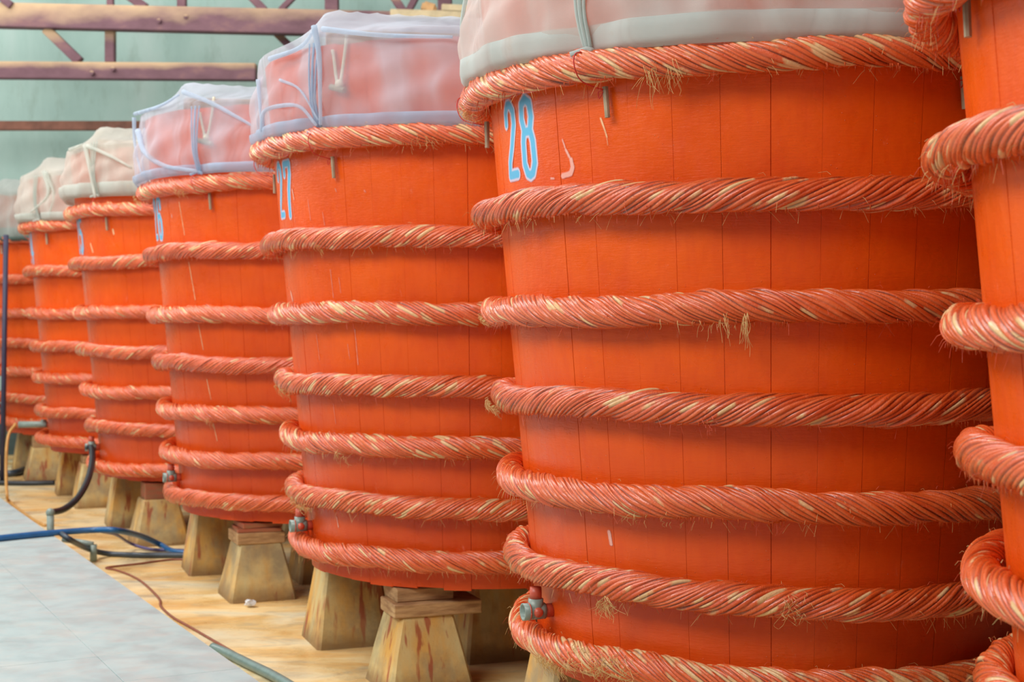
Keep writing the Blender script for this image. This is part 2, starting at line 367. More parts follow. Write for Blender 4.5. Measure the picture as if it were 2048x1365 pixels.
# ------------------------------------------------------------ barrel data (fitted)
CEN = {0: (1.241, 6.866), 1: (-.146, 9.476), 2: (-1.534, 12.149), 3: (-2.901, 14.806), 4: (-4.225, 17.493), 5: (-5.62, 20.14), -1: (2.607, 4.112)}
HK = [.950, .442, .010, -.375, -.736, -1.088, -1.390]
OFF = {0: [(.015, .001, .010, .004), (.012, .005, .007, .006), (.017, .013, .001, -.004), (.013, .006, -.004, -.009), (0, -.001, -.006, 0), (-.009, -.010, -.002, .002), (-.021, 0, 0, .004)],
 1: [(.028, -.009, .010, .01), (-.011, .005, .003, -.001), (-.007, .002, -.002, -.005), (-.031, .004, -.003, -.005), (-.008, .001, -.002, -.002), (.010, -.001, .001, -.002), (.003, .005, -.005, .003)],
 2: [(-.002, 0, 0, -.015), (.017, 0, 0, -.01), (-.017, 0, 0, 0), (0, 0, 0, .004), (-.009, 0, 0, .003), (.003, 0, 0, .012), (-.009, .004, -.005, .015)],
 3: [(-.003, 0, 0, -.012), (.026, 0, 0, -.006), (.002, 0, 0, 0), (.026, 0, 0, .005), (.011, 0, 0, .007), (.023, 0, 0, -.003), (-.047, 0, 0, .01)],
 4: [(.019, 0, 0, -.015), (.027, 0, 0, -.015), (-.007, 0, 0, -.011), (.008, 0, 0, -.003), (.02, 0, 0, -.002), (-.011, 0, 0, .012), (-.022, 0, 0, .03)],
 5: [(0, 0, 0, 0)]*7,
 -1: [(-.046, 0, 0, .014), (.014, 0, 0, .006), (-.043, 0, 0, -.004), (-.038, 0, 0, -.008), (-.031, 0, 0, .004), (-.01, 0, 0, 0), (0, 0, 0, 0)]}
RR = .067
def rbody(h): return 1.34-.091*(.950-h)
ZB, ZT = HC-1.545, HC+1.50
def pol(al, r, z=0.0):       # al: degrees from -Y towards -X
    a = math.radians(al); return Vector((-math.sin(a)*r, -math.cos(a)*r, z))

# rope mesh variants -----------------------------------------------------
R0 = 1.33
def rope_mesh(seed, sign, steps, per, N=20, drips=True):
    rng = np.random.RandomState(seed)
    prof = {6: np.array([-1, -.72, -.36, 0, .36, .72]), 4: np.array([-1, -.5, 0, .5])}[per]
    u = np.tile(prof, N); cidx = np.repeat(np.arange(N), per)
    wid = rng.uniform(.75, 1.35, N); wid /= wid.sum(); edges = np.concatenate([[0], np.cumsum(wid)])
    th = (edges[cidx]+(u+1)/2*wid[cidx])*2*PI
    phi = np.arange(steps)/steps*2*PI
    P, T = np.meshgrid(phi, th, indexing='ij'); U = np.broadcast_to(u, P.shape); C = np.broadcast_to(cidx, P.shape)
    def per_noise(ks, amp):
        o = np.zeros(P.shape)
        for k in ks:
            ph = rng.uniform(0, 2*PI, N); am = rng.uniform(.3, 1, N)*amp/len(ks)*1.6
            o += (am[cidx][None, :])*np.sin(k*phi[:, None]+ph[cidx][None, :])
        return o
    turns = 13+int(rng.randint(0, 3))
    warp = sum(.05*np.sin(k*P+m*T+rng.uniform(0, 6)) for k, m in ((9, 1), (14, 2), (23, 1)))
    TT = T+sign*turns*P+warp*1.4
    off = per_noise((11, 19, 31, 47), .0064)
    w = wid[cidx]*N*2*PI*RR/N/2
    cord = np.sqrt(np.clip(1-(U*.985)**2, 0, 1))*w*.82
    lobes = .0038*np.cos(3*T+.6*np.sin(5*P)+rng.uniform(0, 6))
    rad = RR-.0135+off+cord*(1.0)+lobes+.0025*np.sin(17*P+rng.uniform(0, 6))
    # groove depth: only when the neighbour is low as well
    grv = np.clip((np.abs(U)-.62)/.38, 0, 1)
    flat = np.clip(.5+per_noise((7, 13, 29), 1.3), 0, 1)            # places where thick paint fills the groove
    rad = rad+grv*flat*.003
    wob = .006*np.sin(5*P+rng.uniform(0, 6))+.004*np.sin(9*P+rng.uniform(0, 6))
    X = R0+rad*np.cos(TT); Z = rad*np.sin(TT)+wob
    V = np.stack([X*np.cos(P), X*np.sin(P), Z], -1).reshape(-1, 3)
    nt = len(th)
    i = np.arange(steps)[:, None]; j = np.arange(nt)[None, :]
    # closing ring: after a full turn the section is rotated by whole turns, so indices simply wrap
    A = (i*nt+j); B = (i*nt+(j+1) % nt); Cc = (((i+1) % steps)*nt+(j+1) % nt); D = (((i+1) % steps)*nt+j)
    F = np.stack([A, D, Cc, B], -1).reshape(-1, 4)
    tan = np.clip(.42+per_noise((10, 17, 26, 43), .75)+.0*P, 0, 1)
    cr = np.broadcast_to(rng.uniform(0, 1, N)[cidx][None, :], P.shape)
    groove = grv*(1-flat*.7)
    tan = tan.reshape(-1); cr = cr.reshape(-1); groove = groove.reshape(-1)
    if drips:
        dv = []; df = []; b0 = len(V)
        for _ in range(330):
            a = rng.uniform(0, 2*PI); rr = R0+rng.uniform(-.02, .04); z0 = -RR-.001+abs(rr-R0)*.25; s = rng.uniform(.0022, .0048); L = rng.uniform(.008, .02)
            k = b0+len(dv)
            for q in range(4):
                e = q*PI/2; dv.append(((rr+s*math.cos(e))*math.cos(a)-s*math.sin(e)*math.sin(a), (rr+s*math.cos(e))*math.sin(a)+s*math.sin(e)*math.cos(a), z0+.012))
            dv.append((rr*math.cos(a), rr*math.sin(a), z0-L))
            for q in range(4): df.append((k+q, k+(q+1) % 4, k+4, k+4))
        V = np.concatenate([V, np.array(dv)]); n = len(dv)
        tan = np.concatenate([tan, np.zeros(n)]); cr = np.concatenate([cr, np.full(n, .5)]); groove = np.concatenate([groove, np.zeros(n)])
        me = bpy.data.meshes.new('rope_hoop')
        faces4 = F; tri = np.array([f[:3] for f in df])
        loops = np.concatenate([faces4.ravel(), tri.ravel()]).astype(np.int32)
        starts = np.concatenate([np.arange(0, faces4.size, 4), faces4.size+np.arange(0, tri.size, 3)]).astype(np.int32)
        me.vertices.add(len(V)); me.vertices.foreach_set('co', V.astype(np.float32).ravel())
        me.loops.add(len(loops)); me.loops.foreach_set('vertex_index', loops)
        me.polygons.add(len(starts)); me.polygons.foreach_set('loop_start', starts); me.update(calc_edges=True)
        me.polygons.foreach_set('use_smooth', np.ones(len(starts), dtype=bool))
        for k, arr in (('tan', tan), ('cord', cr), ('groove', groove)):
            at = me.attributes.new(k, 'FLOAT', 'POINT'); at.data.foreach_set('value', arr.astype(np.float32))
        me.update()
    else:
        me = mesh_np('rope_hoop', V, F, True, {'tan': tan, 'cord': cr, 'groove': groove})
    me.materials.append(M['rope']); return me
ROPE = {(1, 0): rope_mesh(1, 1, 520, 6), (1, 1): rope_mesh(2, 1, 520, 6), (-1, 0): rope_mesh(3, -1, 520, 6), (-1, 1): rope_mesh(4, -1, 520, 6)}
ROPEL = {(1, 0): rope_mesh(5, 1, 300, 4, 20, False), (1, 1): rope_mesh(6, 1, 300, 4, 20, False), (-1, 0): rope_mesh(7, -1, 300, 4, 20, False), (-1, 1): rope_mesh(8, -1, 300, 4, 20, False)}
def fibre_mesh(seed, n):              # short stray fibres standing off the rope
    rng = random.Random(seed); bm = bmesh.new()
    for _ in range(n):
        a = rng.uniform(0, 2*PI); t = rng.choice([rng.uniform(-2.2, -.9), rng.uniform(-2.2, 2.2)])
        c, s = math.cos(a), math.sin(a); er = Vector((c, s, 0)); et = Vector((-s, c, 0)); ez = Vector((0, 0, 1))
        p = er*(R0+RR*1.0*math.cos(t))+ez*RR*1.0*math.sin(t); d = er*math.cos(t)+ez*math.sin(t)
        L = rng.uniform(.012, .045); tg = et*rng.uniform(-1, 1)
        pts = [p, p+(d*.6+tg*.7)*L*.5, p+(d*.7+tg*1.1-ez*.5)*L]
        bm_tube(bm, pts, .0009, 3, (1, .5))
    me = bpy.data.meshes.new('loose_fibres'); bm.to_mesh(me); bm.free(); return me
FIB = [fibre_mesh(11, 260), fibre_mesh(12, 260)]
FIB[0].materials.append(M['straw']); FIB[1].materials.append(M['redfibre'])

# staves ------------------------------------------------------------------
NS = 44
def stave_mesh(seed):
    rng = random.Random(seed); bm = bmesh.new(); ha = PI/NS
    nv = 12; na = 5
    def ring(z, shrink=0.0):
        h = z-HC; R = rbody(h); out = []
        gap = .0013
        for k in range(na):
            f = -1+2*k/(na-1); a = f*(ha-gap/R); rr = R-(0.004 if abs(f) > .99 else 0)-.0018*(f*f)*.6+.001*math.sin(z*5+seed*2+f)
            out.append(Vector((rr*math.cos(a), rr*math.sin(a), z)))
        for k in (na-1, 0):
            f = -1+2*k/(na-1); a = f*(ha-gap/R); rr = R-.05; out.append(Vector((rr*math.cos(a), rr*math.sin(a), z)))
        return out
    # near-edge columns give a crisp joint; some joints are almost closed by paint
    dl, dr_ = ((.0001, .0001), (.0002, .0026), (.0002, .0004), (.0001, .0010))[seed]
    def ring2(z):
        h = z-HC; R = rbody(h); out = []; gap = (.0001+dr_*.35)/R
        for f, dr in ((-1, -dl), (-.982, 0), (-.5, 0), (0, 0), (.5, 0), (.982, 0), (1, -dr_)):
            a = f*(ha-gap); rr = R+dr+.0005*math.sin(z*4+seed*2+f*2)
            out.append(Vector((rr*math.cos(a), rr*math.sin(a), z)))
        for f in (1, -1):
            a = f*(ha-gap); rr = R-.05; out.append(Vector((rr*math.cos(a), rr*math.sin(a), z)))
        return out
    rows = []
    for i in range(nv+1):
        z = ZB+(ZT-ZB)*i/nv; rows.append([bm.verts.new(v) for v in ring2(z)])
    n = len(rows[0])
    for i in range(nv):
        for k in range(n):
            f = bm.faces.new((rows[i][k], rows[i][(k+1) % n], rows[i+1][(k+1) % n], rows[i+1][k])); f.smooth = 0 < k < 5
    bm.faces.new(rows[0][::-1]); bm.faces.new(rows[-1])
    me = bpy.data.meshes.new('stave'); bm.to_mesh(me); bm.free(); me.materials.append(M['stave'])
    nl = [None]*len(me.loops)                 # true radial normals on the outer face, so neighbouring staves shade as one round wall
    for p in me.polygons:
        for li in p.loop_indices:
            co = me.vertices[me.loops[li].vertex_index].co
            nl[li] = Vector((co.x, co.y, -.091*math.hypot(co.x, co.y))).normalized() if p.use_smooth else p.normal.copy()
    me.normals_split_custom_set(nl); return me
STV = [stave_mesh(s) for s in range(4)]
def disc(R, th, mat_, nb=9):
    bm = bmesh.new()
    for i in range(nb):                         # boards of the head, joints open a few mm
        x0 = -R+2*R*i/nb+.003; x1 = -R+2*R*(i+1)/nb-.003
        pts = []; K = 6
        for k in range(K+1):
            x = x0+(x1-x0)*k/K; pts.append((x, math.sqrt(max(0, R*R-x*x))))
        pts += [(x, -y) for x, y in pts[::-1]]
        vs = []
        for q in pts:
            if not vs or (abs(vs[-1].co.x-q[0])+abs(vs[-1].co.y-q[1])) > 1e-5: vs.append(bm.verts.new((q[0], q[1], 0)))
        if len(vs) >= 3:
            f = bm.faces.new(vs); r = bmesh.ops.extrude_face_region(bm, geom=[f]); bmesh.ops.translate(bm, vec=(0, 0, th), verts=[g for g in r['geom'] if isinstance(g, bmesh.types.BMVert)])
    me = bpy.data.meshes.new('head'); bmesh.ops.recalc_face_normals(bm, faces=bm.faces); bm.to_mesh(me); bm.free(); me.materials.append(mat_); return me
HEADB = disc(rbody(-1.5)-.055, .04, M['head']); HEADT = disc(rbody(1.42)-.055, .03, M['head'])

# painted marks: thin patches that follow the body ------------------------------
def seg_dist(X, Y, S):
    d = np.full(X.shape, 9.0)
    for (x0, y0, x1, y1, w) in S:
        vx, vy = x1-x0, y1-y0; L = vx*vx+vy*vy+1e-12
        t = np.clip(((X-x0)*vx+(Y-y0)*vy)/L, 0, 1); d = np.minimum(d, np.hypot(X-x0-t*vx, Y-y0-t*vy)-w)
    return d
def patch(name, al, h, W, Hh, S, mat, parent, res=.004, cut=None):
    nx = max(4, int(W/res)); ny = max(4, int(Hh/res))
    X, Y = np.meshgrid(np.linspace(-W/2, W/2, nx), np.linspace(-Hh/2, Hh/2, ny))
    sd = seg_dist(X, Y, S)
    if cut is not None: sd = np.maximum(sd, -seg_dist(X, Y, cut))
    hh = h+Y; R = 1.34-.091*(.95-hh)
    A = math.radians(al)-X/R      # x to the right as seen from outside
    st = (A-math.pi/2)             # follow the flatter stave faces
    ha = PI/NS; phi = (3*PI/2-A) % (2*ha); phi = np.where(phi > ha, phi-2*ha, phi)
    Rr = R+.0022
    V = np.stack([-np.sin(A)*Rr, -np.cos(A)*Rr, HC+hh], -1).reshape(-1, 3)
    i = np.arange(ny-1)[:, None]; j = np.arange(nx-1)[None, :]
    F = np.stack([i*nx+j, i*nx+j+1, (i+1)*nx+j+1, (i+1)*nx+j], -1).reshape(-1, 4)
    keep = (sd.reshape(-1)[F].min(axis=1) < .03); F = F[keep]
    used = np.unique(F); remap = -np.ones(len(V), int); remap[used] = np.arange(len(used))
    me = mesh_np(name, V[used], remap[F], True, {'sdf': np.maximum(sd.reshape(-1)[used]+.0, -1)+0.0})
    return link(name, me, mat, parent)
DG = {'2': [[(.1, 1.2), (.12, 1.42), (.32, 1.58), (.62, 1.58), (.86, 1.42), (.88, 1.15), (.55, .7), (.2, .35), (.12, .08), (.9, .08)]],
      '8': [[(.5, 1.6), (.2, 1.5), (.14, 1.2), (.28, .95), (.14, .7), (.12, .25), (.3, .04), (.5, .0), (.7, .04), (.88, .25), (.86, .7), (.72, .95), (.86, 1.2), (.8, 1.5), (.5, 1.6)], [(.28, .92), (.72, .92)]],
      '7': [[(.1, 1.25), (.1, 1.56), (.9, 1.56), (.88, 1.25), (.6, .75), (.5, .4), (.48, .02)]],
      '6': [[(.88, 1.2), (.86, 1.45), (.6, 1.6), (.32, 1.56), (.14, 1.3), (.12, .3), (.3, .04), (.65, .02), (.88, .25), (.88, .65), (.65, .88), (.35, .86), (.14, .7)]],
      '5': [[(.88, 1.56), (.14, 1.56), (.14, .95), (.6, 1.0), (.88, .8), (.88, .25), (.6, .02), (.3, .04), (.12, .3)]],
      '4': [[(.7, .0), (.7, 1.58), (.12, .5), (.95, .5)]],
      '3': [[(.1, 1.3), (.3, 1.58), (.7, 1.58), (.88, 1.3), (.8, 1.0), (.45, .86), (.8, .75), (.9, .35), (.7, .03), (.3, .03), (.1, .3)]],
      '9': [[(.12, .35), (.3, .03), (.65, .03), (.88, .3), (.88, 1.3), (.65, 1.58), (.3, 1.58), (.12, 1.3), (.12, .95), (.35, .72), (.7, .74), (.88, .95)]]}
def number(txt, al, h, parent, dw=.115, dh=.315, gap=.055, wd=.017):
    S = []; cut = []; tot = 2*dw+gap
    for k, ch in enumerate(txt):
        x0 = -tot/2+k*(dw+gap); y0 = -dh/2
        for pl in DG[ch]:
            for (a, b), (c, d) in zip(pl[:-1], pl[1:]): S.append((x0+a*dw, y0+b/1.6*dh, x0+c*dw, y0+d/1.6*dh, wd-.019))
        cut.append((x0+dw*.5, y0-.05, x0+dw*.5, y0+dh+.05, -.016))
    o = patch('painted_number', al, h, tot+.12, dh+.12, S, M['num'], parent, .003, None)
    o['label'] = 'light blue stencilled number %s with pale overspray' % txt
    return o

# cloth cover ----------------------------------------------------------------
def cloth(b, mat, hem_mat, seed, ties, hem_z=1.018, top=0.185, lean=0.0, fold=1.0, hem_w=.075, bulge=.0):
    rng = np.random.RandomState(seed); cx, cy = CEN[b]
    root = empty('cloth_cover', (cx, cy, ZT))
    nphi = 360; al = np.linspace(0, 360, nphi, endpoint=False)     # alpha degrees
    A = np.radians(al)
    ux, uy = math.cos(math.radians(10)), math.sin(math.radians(10))
    def support(x, y):
        u = x*ux+y*uy; v = -x*uy+y*ux; a, bb = 1.06, .80
        dx = np.maximum(np.abs(u)-a, 0); dy = np.maximum(np.abs(v)-bb, 0); dr = np.hypot(dx, dy)
        r = np.hypot(x, y); dc = np.maximum(1.43-r, 0)
        sag = .035*np.sin(np.clip((1-np.abs(v)/bb), 0, 1)*PI)*0
        return 1.535+top*np.clip(1-dr/(dr+dc+.02), 0, 1)**1.5-sag
    rows = []
    tie = np.zeros(nphi); near = np.full(nphi, 999.0)
    for t in ties:
        d = np.abs((al-t+180) % 360-180); tie += np.exp(-(d/5.0)**2); near = np.minimum(near, d)
    tie = np.clip(tie, 0, 1)
    ph = rng.uniform(0, 6, 12)
    folds = (np.sin(9*A+ph[0])+.7*np.sin(17*A+ph[1])+.5*np.sin(31*A+ph[2])+.35*np.sin(47*A+ph[3]))*fold
    crease = np.exp(-(near/2.2)**2)
    swag = np.clip(near/30, 0, 1)
    NR = 26
    hl = hem_z+.02*np.sin(3*A+ph[4])*.5+lean*np.cos(A-1.2)
    R1 = 1.435+.01*np.sin(7*A+ph[5])
    for i in range(NR+1):                # skirt, bottom to rim
        t = i/NR
        rim_r = 1.425
        x = -np.sin(A)*rim_r; y = -np.cos(A)*rim_r
        hr = support(x, y)
        h = hl+(hr-hl)*t
        r = R1*(1-t)+rim_r*t + (.036+bulge)*math.sin(PI*min(1, t*1.25)**.7)*(1-.55*tie)
        drape = .012*folds*(math.sin(PI*t)**.6+.25)*(.35+.65*(1-t))
        diag = .012*np.sin(14*A+4.5*t*PI+ph[6])*math.sin(PI*t)
        r = r+drape+diag-.05*tie*(1-t)**2*1.0+.03*crease*math.sin(PI*t)
        r = np.maximum(r, 1.41 if t > .15 else 1.38)
        rows.append(np.stack([-np.sin(A)*r, -np.cos(A)*r, h], -1))
    for i in range(1, 19):               # top
        t = i/18; rr = 1.425*(1-t)
        x = -np.sin(A)*rr; y = -np.cos(A)*rr
        hh = support(x, y)+.004*(1-t)*np.sin(6*A+ph[7]+3*t)*(t < .95)-.03*math.sin(PI*t)
        rows.append(np.stack([x, y, np.maximum(hh, 1.53)+.012], -1))
    V = np.stack(rows); n = V.shape[0]; V[..., 2] += HC-ZT
    V = V.reshape(-1, 3)
    i = np.arange(n-1)[:, None]; j = np.arange(nphi)[None, :]
    F = np.stack([i*nphi+j, (i+1)*nphi+j, (i+1)*nphi+(j+1) % nphi, i*nphi+(j+1) % nphi], -1).reshape(-1, 4)
    link('drape', mesh_np('drape', V, F), mat, root)
    # folded hem band: a slightly puffed double layer
    hr = []
    for k, (dh, dr) in enumerate(((.0, .004), (-.012, .016), (.25, .026), (.6, .022), (.95, .014), (1.0, .004))):
        hh = hl+dh*hem_w if dh > 0 else hl+dh
        t = np.clip((hh-hl)/.5, 0, 1)
        r = R1+.036*np.sin(PI*np.clip(t*1.25, 0, 1)**.7)*(1-.55*tie)+.012*folds*(np.sin(PI*t)**.6+.25)*(.35+.65*(1-t))-.05*tie*(1-t)**2+dr*(1-.5*tie)
        r = np.maximum(r, 1.385+dr)
        hr.append(np.stack([-np.sin(A)*r, -np.cos(A)*r, hh*(1-.0)+.0*tie], -1))
    V = np.stack(hr); n = V.shape[0]; V[..., 2] += HC-ZT; V = V.reshape(-1, 3)
    i = np.arange(n-1)[:, None]
    F = np.stack([i*nphi+j, (i+1)*nphi+j, (i+1)*nphi+(j+1) % nphi, i*nphi+(j+1) % nphi], -1).reshape(-1, 4)
    link('hem', mesh_np('hem', V, F), hem_mat, root)
    # gathers, strings and toggles
    for k, t in enumerate(ties):
        z0 = hem_z+HC-ZT
        bm = bmesh.new()
        for q, (da, rad) in enumerate(((-.7, .010), (0, .013), (.7, .009))):
            P = [pol(t+da*.5, 1.405, z0+.0), pol(t+da*.9, 1.430, z0+.05), pol(t+da*1.1, 1.465, z0+.16), pol(t+da*1.5-.2, 1.475, z0+.32), pol(t+da*2.2+.3, 1.450, z0+.49)]
            bm_tube(bm, catmull(P, 6), rad, 8, (.9, .5))
        from_bm('gather', bm, hem_mat, root, True)
        bm = bmesh.new(); bm_tube(bm, [pol(t-1.6, 1.44, z0+.0), pol(t-.2, 1.43, z0+.012), pol(t+1.8, 1.47, z0-.008)], .012, 8, (1, .8)); from_bm('knot', bm, hem_mat, root, True)
        zr = .95+HC-ZT
        P = [pol(t, 1.44, z0+.0), pol(t+.2, 1.487, zr+.045), pol(t+.1, 1.497, zr), pol(t-.3, 1.47, zr-.055), pol(t-1.2, 1.40, zr-.078), pol(t-1.6, 1.352, zr-.082)]
        tube('tie_string', P, .0026, M['string'], root, 5, 5)
        bm = bmesh.new()
        bm_tube(bm, [pol(t-1.6, 1.357, zr-.07), pol(t-2.0, 1.354, zr-.19)], .012, 7, (1, .9)); from_bm('toggle', bm, M['greywood'], root)
        tube('tie_string', [pol(t-1.4, 1.368, zr-.085), pol(t-.6, 1.37, zr-.09), pol(t-.8, 1.37, zr-.115), pol(t-1.5, 1.368, zr-.09)], .0022, M['string'], root, 5, 5)
    return root

# ------------------------------------------------------------ build barrels
NAMES = {-1: 'barrel cut off by the right edge of the photo', 0: 'barrel numbered 28', 1: 'barrel numbered 27 next to barrel 28',
         2: 'third whole barrel from the right, numbered 26', 3: 'fourth whole barrel from the right', 4: 'fifth whole barrel from the right', 5: 'farthest barrel at the left edge'}
LBL = {-1: 'nearest glossy orange rope-hooped barrel, cut off by the right edge', 0: 'large orange wooden barrel stencilled 28, the biggest fully seen, with seven rope hoops',
       1: 'orange rope-hooped wooden barrel stencilled 27, directly left of barrel 28', 2: 'orange rope-hooped barrel left of barrel 27, long pale drip down its front',
       3: 'orange rope-hooped barrel under a white cloth, fourth from the largest', 4: 'small-looking orange rope-hooped barrel second from the far end of the row',
       5: 'farthest orange rope-hooped barrel, behind the dark pole at the left edge'}
SGN = {-1: [1, -1, 1, -1, 1, -1, 1], 0: [1, -1, 1, -1, 1, -1, 1], 1: [1, -1, 1, -1, 1, -1, 1], 2: [1, -1, 1, -1, 1, 1, -1]}
def spout(root, al=78, h=-1.285, red=True, long=0.0):
    r0 = rbody(h)-.01; d = pol(al, 1.0); c = pol(al, r0, HC+h); t = pol(al-90, 1.0)
    s = empty('drain_spout', c); s.parent = root
    dl = (d*.9+pol(al+60, 1.0)*.25).normalized()
    P1 = d*.075; up = Vector((0, 0, 1))
    tube('pipe_stub', [Vector((0, 0, 0)), d*.07], .030, M['pvcred'], s, 14, 0)
    bm = bmesh.new(); bm_tube(bm, [d*.045, d*.060, d*.12], .036, 16); bm_tube(bm, [d*.085-up*.02, d*.085+up*.055], .033, 16); from_bm('tee_fitting', bm, M['pvc'], s, True)
    # open socket with a real bore
    bm = bmesh.new(); k = 18
    def rg(p, r): return [bm.verts.new(p+(t*math.cos(2*PI*i/k)+up*math.sin(2*PI*i/k))*r) for i in range(k)]
    a0 = d*.10; a1 = d*(.145+long)
    R = [rg(a0, .036), rg(a1, .038), rg(a1, .030), rg(a0+d*.01, .028)]
    for i in range(3):
        for j in range(k): bm.faces.new((R[i][j], R[i][(j+1) % k], R[i+1][(j+1) % k], R[i+1][j]))
    bm.faces.new(R[3]); from_bm('socket', bm, M['pvc'], s, True)
    if red:
        bm = bmesh.new(); bm_tube(bm, [d*.085+up*.05, d*.085+up*.105], .027, 14, (1, .96)); from_bm('riser', bm, M['pvcred'], s, True)
        bm = bmesh.new(); bmesh.ops.create_uvsphere(bm, u_segments=14, v_segments=8, radius=.022, matrix=Matrix.Translation(d*.085+t*.030)); from_bm('paint_blob', bm, M['pvcred'], s, True)
        tube('seam', [d*.118+(t*math.cos(a)+up*math.sin(a))*.0375 for a in [i*PI/8 for i in range(17)]], .003, M['pvcred'], s, 5, 0)
    return s
TAN = {0: [.34, .08, .12, .06, .06, .18, .44], 1: [.26, .08, .22, .18, .24, .22, .06], 2: [.30, .06, .16, .04, .08, .02, .0], -1: [.20, .30, .30, .05, .05, .18, .1], 3: [.3, .12, .16, .12, .05, .1, .05], 4: [.32, .1, .12, .1, .02, .02, .02], 5: [.1, .05, .05, .02, .02, .02, .02]}
ROPES = {}
for b in (-1, 0, 1, 2, 3, 4, 5):
    cx, cy = CEN[b]
    root = empty('barrel', (cx, cy, 0)); tag(root, LBL[b], 'barrel', 'orange rope-hooped barrels in a row')
    rng = random.Random(100+b)
    for k in range(NS):
        o = link('stave', STV[(k*7+b) % 4], None, root); s = 1+rng.uniform(-.0008, .0008)
        o.rotation_euler = (0, 0, 2*PI*k/NS); o.scale = (s, s, 1); o.location = (0, 0, rng.uniform(-.010, .006))
    link('bottom_head', HEADB, None, root, (0, 0, ZB+.05)); link('top_head', HEADT, None, root, (0, 0, HC+1.40))
    for k in range(7):
        dh, tx, ty, dR = OFF[b][k]; R = rbody(HK[k])+RR+dR
        sg = SGN.get(b, SGN[0])[k]
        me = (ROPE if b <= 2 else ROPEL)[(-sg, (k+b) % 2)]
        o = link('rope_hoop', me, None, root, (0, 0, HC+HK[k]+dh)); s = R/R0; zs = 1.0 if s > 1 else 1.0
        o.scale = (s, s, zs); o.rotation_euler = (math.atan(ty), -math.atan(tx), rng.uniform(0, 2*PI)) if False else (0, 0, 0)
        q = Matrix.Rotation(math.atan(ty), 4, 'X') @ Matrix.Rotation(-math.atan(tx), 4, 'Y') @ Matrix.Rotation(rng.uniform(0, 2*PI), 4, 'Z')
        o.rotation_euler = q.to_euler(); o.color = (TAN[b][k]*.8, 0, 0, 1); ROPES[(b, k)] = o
        if b <= 1:
            for fi in ((0, 1) if k in (0, 1, 4, 5, 6) else (1,)):
                f = link('loose_fibres', FIB[fi], None, o); f['kind'] = 'stuff'
    if b != 4: spout(root, 70)
    else: spout(root, 84, long=.22, red=False)
    if b >= 0 or b == -1:
        txt = {0: '28', 1: '27', 2: '26', 3: '25', 4: '24', 5: '23', -1: '29'}[b]
        number(txt, 66.5 if b >= 0 else 69, .735, root)
    ROPES[(b, 'root')] = root
# scuffs and drips on single barrels (placed by angle round the barrel)
def al_of(b, px):      # angle alpha on barrel b seen at pixel column px
    cx, cy = CEN[b]; D = math.hypot(cx, cy); dc = math.atan2(cx, cy); dp = math.atan((px-1024)/3000)
    lat = math.sin(dc-dp)*D; R = 1.30
    return math.degrees(math.asin(max(-1, min(1, lat/R))))+math.degrees(dp)
r0 = ROPES[(0, 'root')]; r1_ = ROPES[(1, 'root')]; r2_ = ROPES[(2, 'root')]
def hpx(b, px, py):
    cx, cy = CEN[b]; a = math.radians(al_of(b, px)); p = Vector((cx-math.sin(a)*1.31, cy-math.cos(a)*1.31, 0)); d = ray(px, py); return d.z/d.y*p.y
def mark(b, pts, w, mat, name):
    P = [(al_of(b, x), hpx(b, x, y)) for x, y in pts]; a0 = sum(p[0] for p in P)/len(P); h0 = sum(p[1] for p in P)/len(P)
    q = [(-(p[0]-a0)*PI/180*1.32, p[1]-h0) for p in P]
    ww = w if isinstance(w, list) else [w]*(len(q)-1)
    off = {'pale_scuff': .010, 'dried_cream_drip': .007, 'dried_lime_drip': .008}[mat.name]
    S = [(a[0], a[1], c[0], c[1], u-off) for a, c, u in zip(q[:-1], q[1:], ww)]
    W = 2*max(abs(x[0]) for x in q)+.05; H = 2*max(abs(x[1]) for x in q)+.05
    patch(name, a0, h0, W, H, S, mat, ROPES[(b, 'root')], .003)
mark(0, [(1132, 280), (1137, 300), (1146, 320), (1148, 335), (1144, 347), (1128, 352)], [.006, .009, .013, .014, .014], M['scuff'], 'paint_scuff')
mark(0, [(1104, 357), (1110, 357)], .007, M['scuff'], 'paint_scuff')
mark(0, [(1209, 238), (1216, 262), (1219, 275), (1220, 290)], [.007, .006, .004], M['drip'], 'dried_drip')
mark(0, [(1176, 1072), (1179, 1096)], .012, M['scuff'], 'paint_scuff')
for x, y0, y1, w_ in ((592, 380, 398, .010), (590, 405, 445, .005), (621, 400, 440, .006), (648, 425, 450, .005), (676, 350, 362, .006), (676, 378, 384, .006), (733, 381, 384, .007), (655, 540, 595, .006), (671, 555, 585, .005), (571, 585, 600, .016), (697, 660, 730, .006), (616, 670, 720, .005), (680, 690, 720, .005), (640, 810, 850, .005), (628, 1040, 1060, .008), (700, 870, 880, .004)):
    mark(1, [(x, y0), (x+1, (y0+y1)/2), (x+2, y1)], w_, M['whitedrip'], 'dried_drip')
for y0, y1 in ((405, 470), (525, 600), (650, 700), (760, 800), (850, 885)):
    x0 = 366+(y0-400)*.08; x1 = 366+(y1-400)*.085
    mark(2, [(x0, y0), ((x0+x1)/2, (y0+y1)/2), (x1, y1)], .006, M['drip'], 'dried_drip')
mark(2, [(350, 430), (350, 436)], .008, M['scuff'], 'paint_scuff')
mark(3, [(185, 488), (188, 504)], [.012], M['drip'], 'dried_drip'); mark(3, [(231, 460), (232, 468)], .012, M['drip'], 'dried_drip')
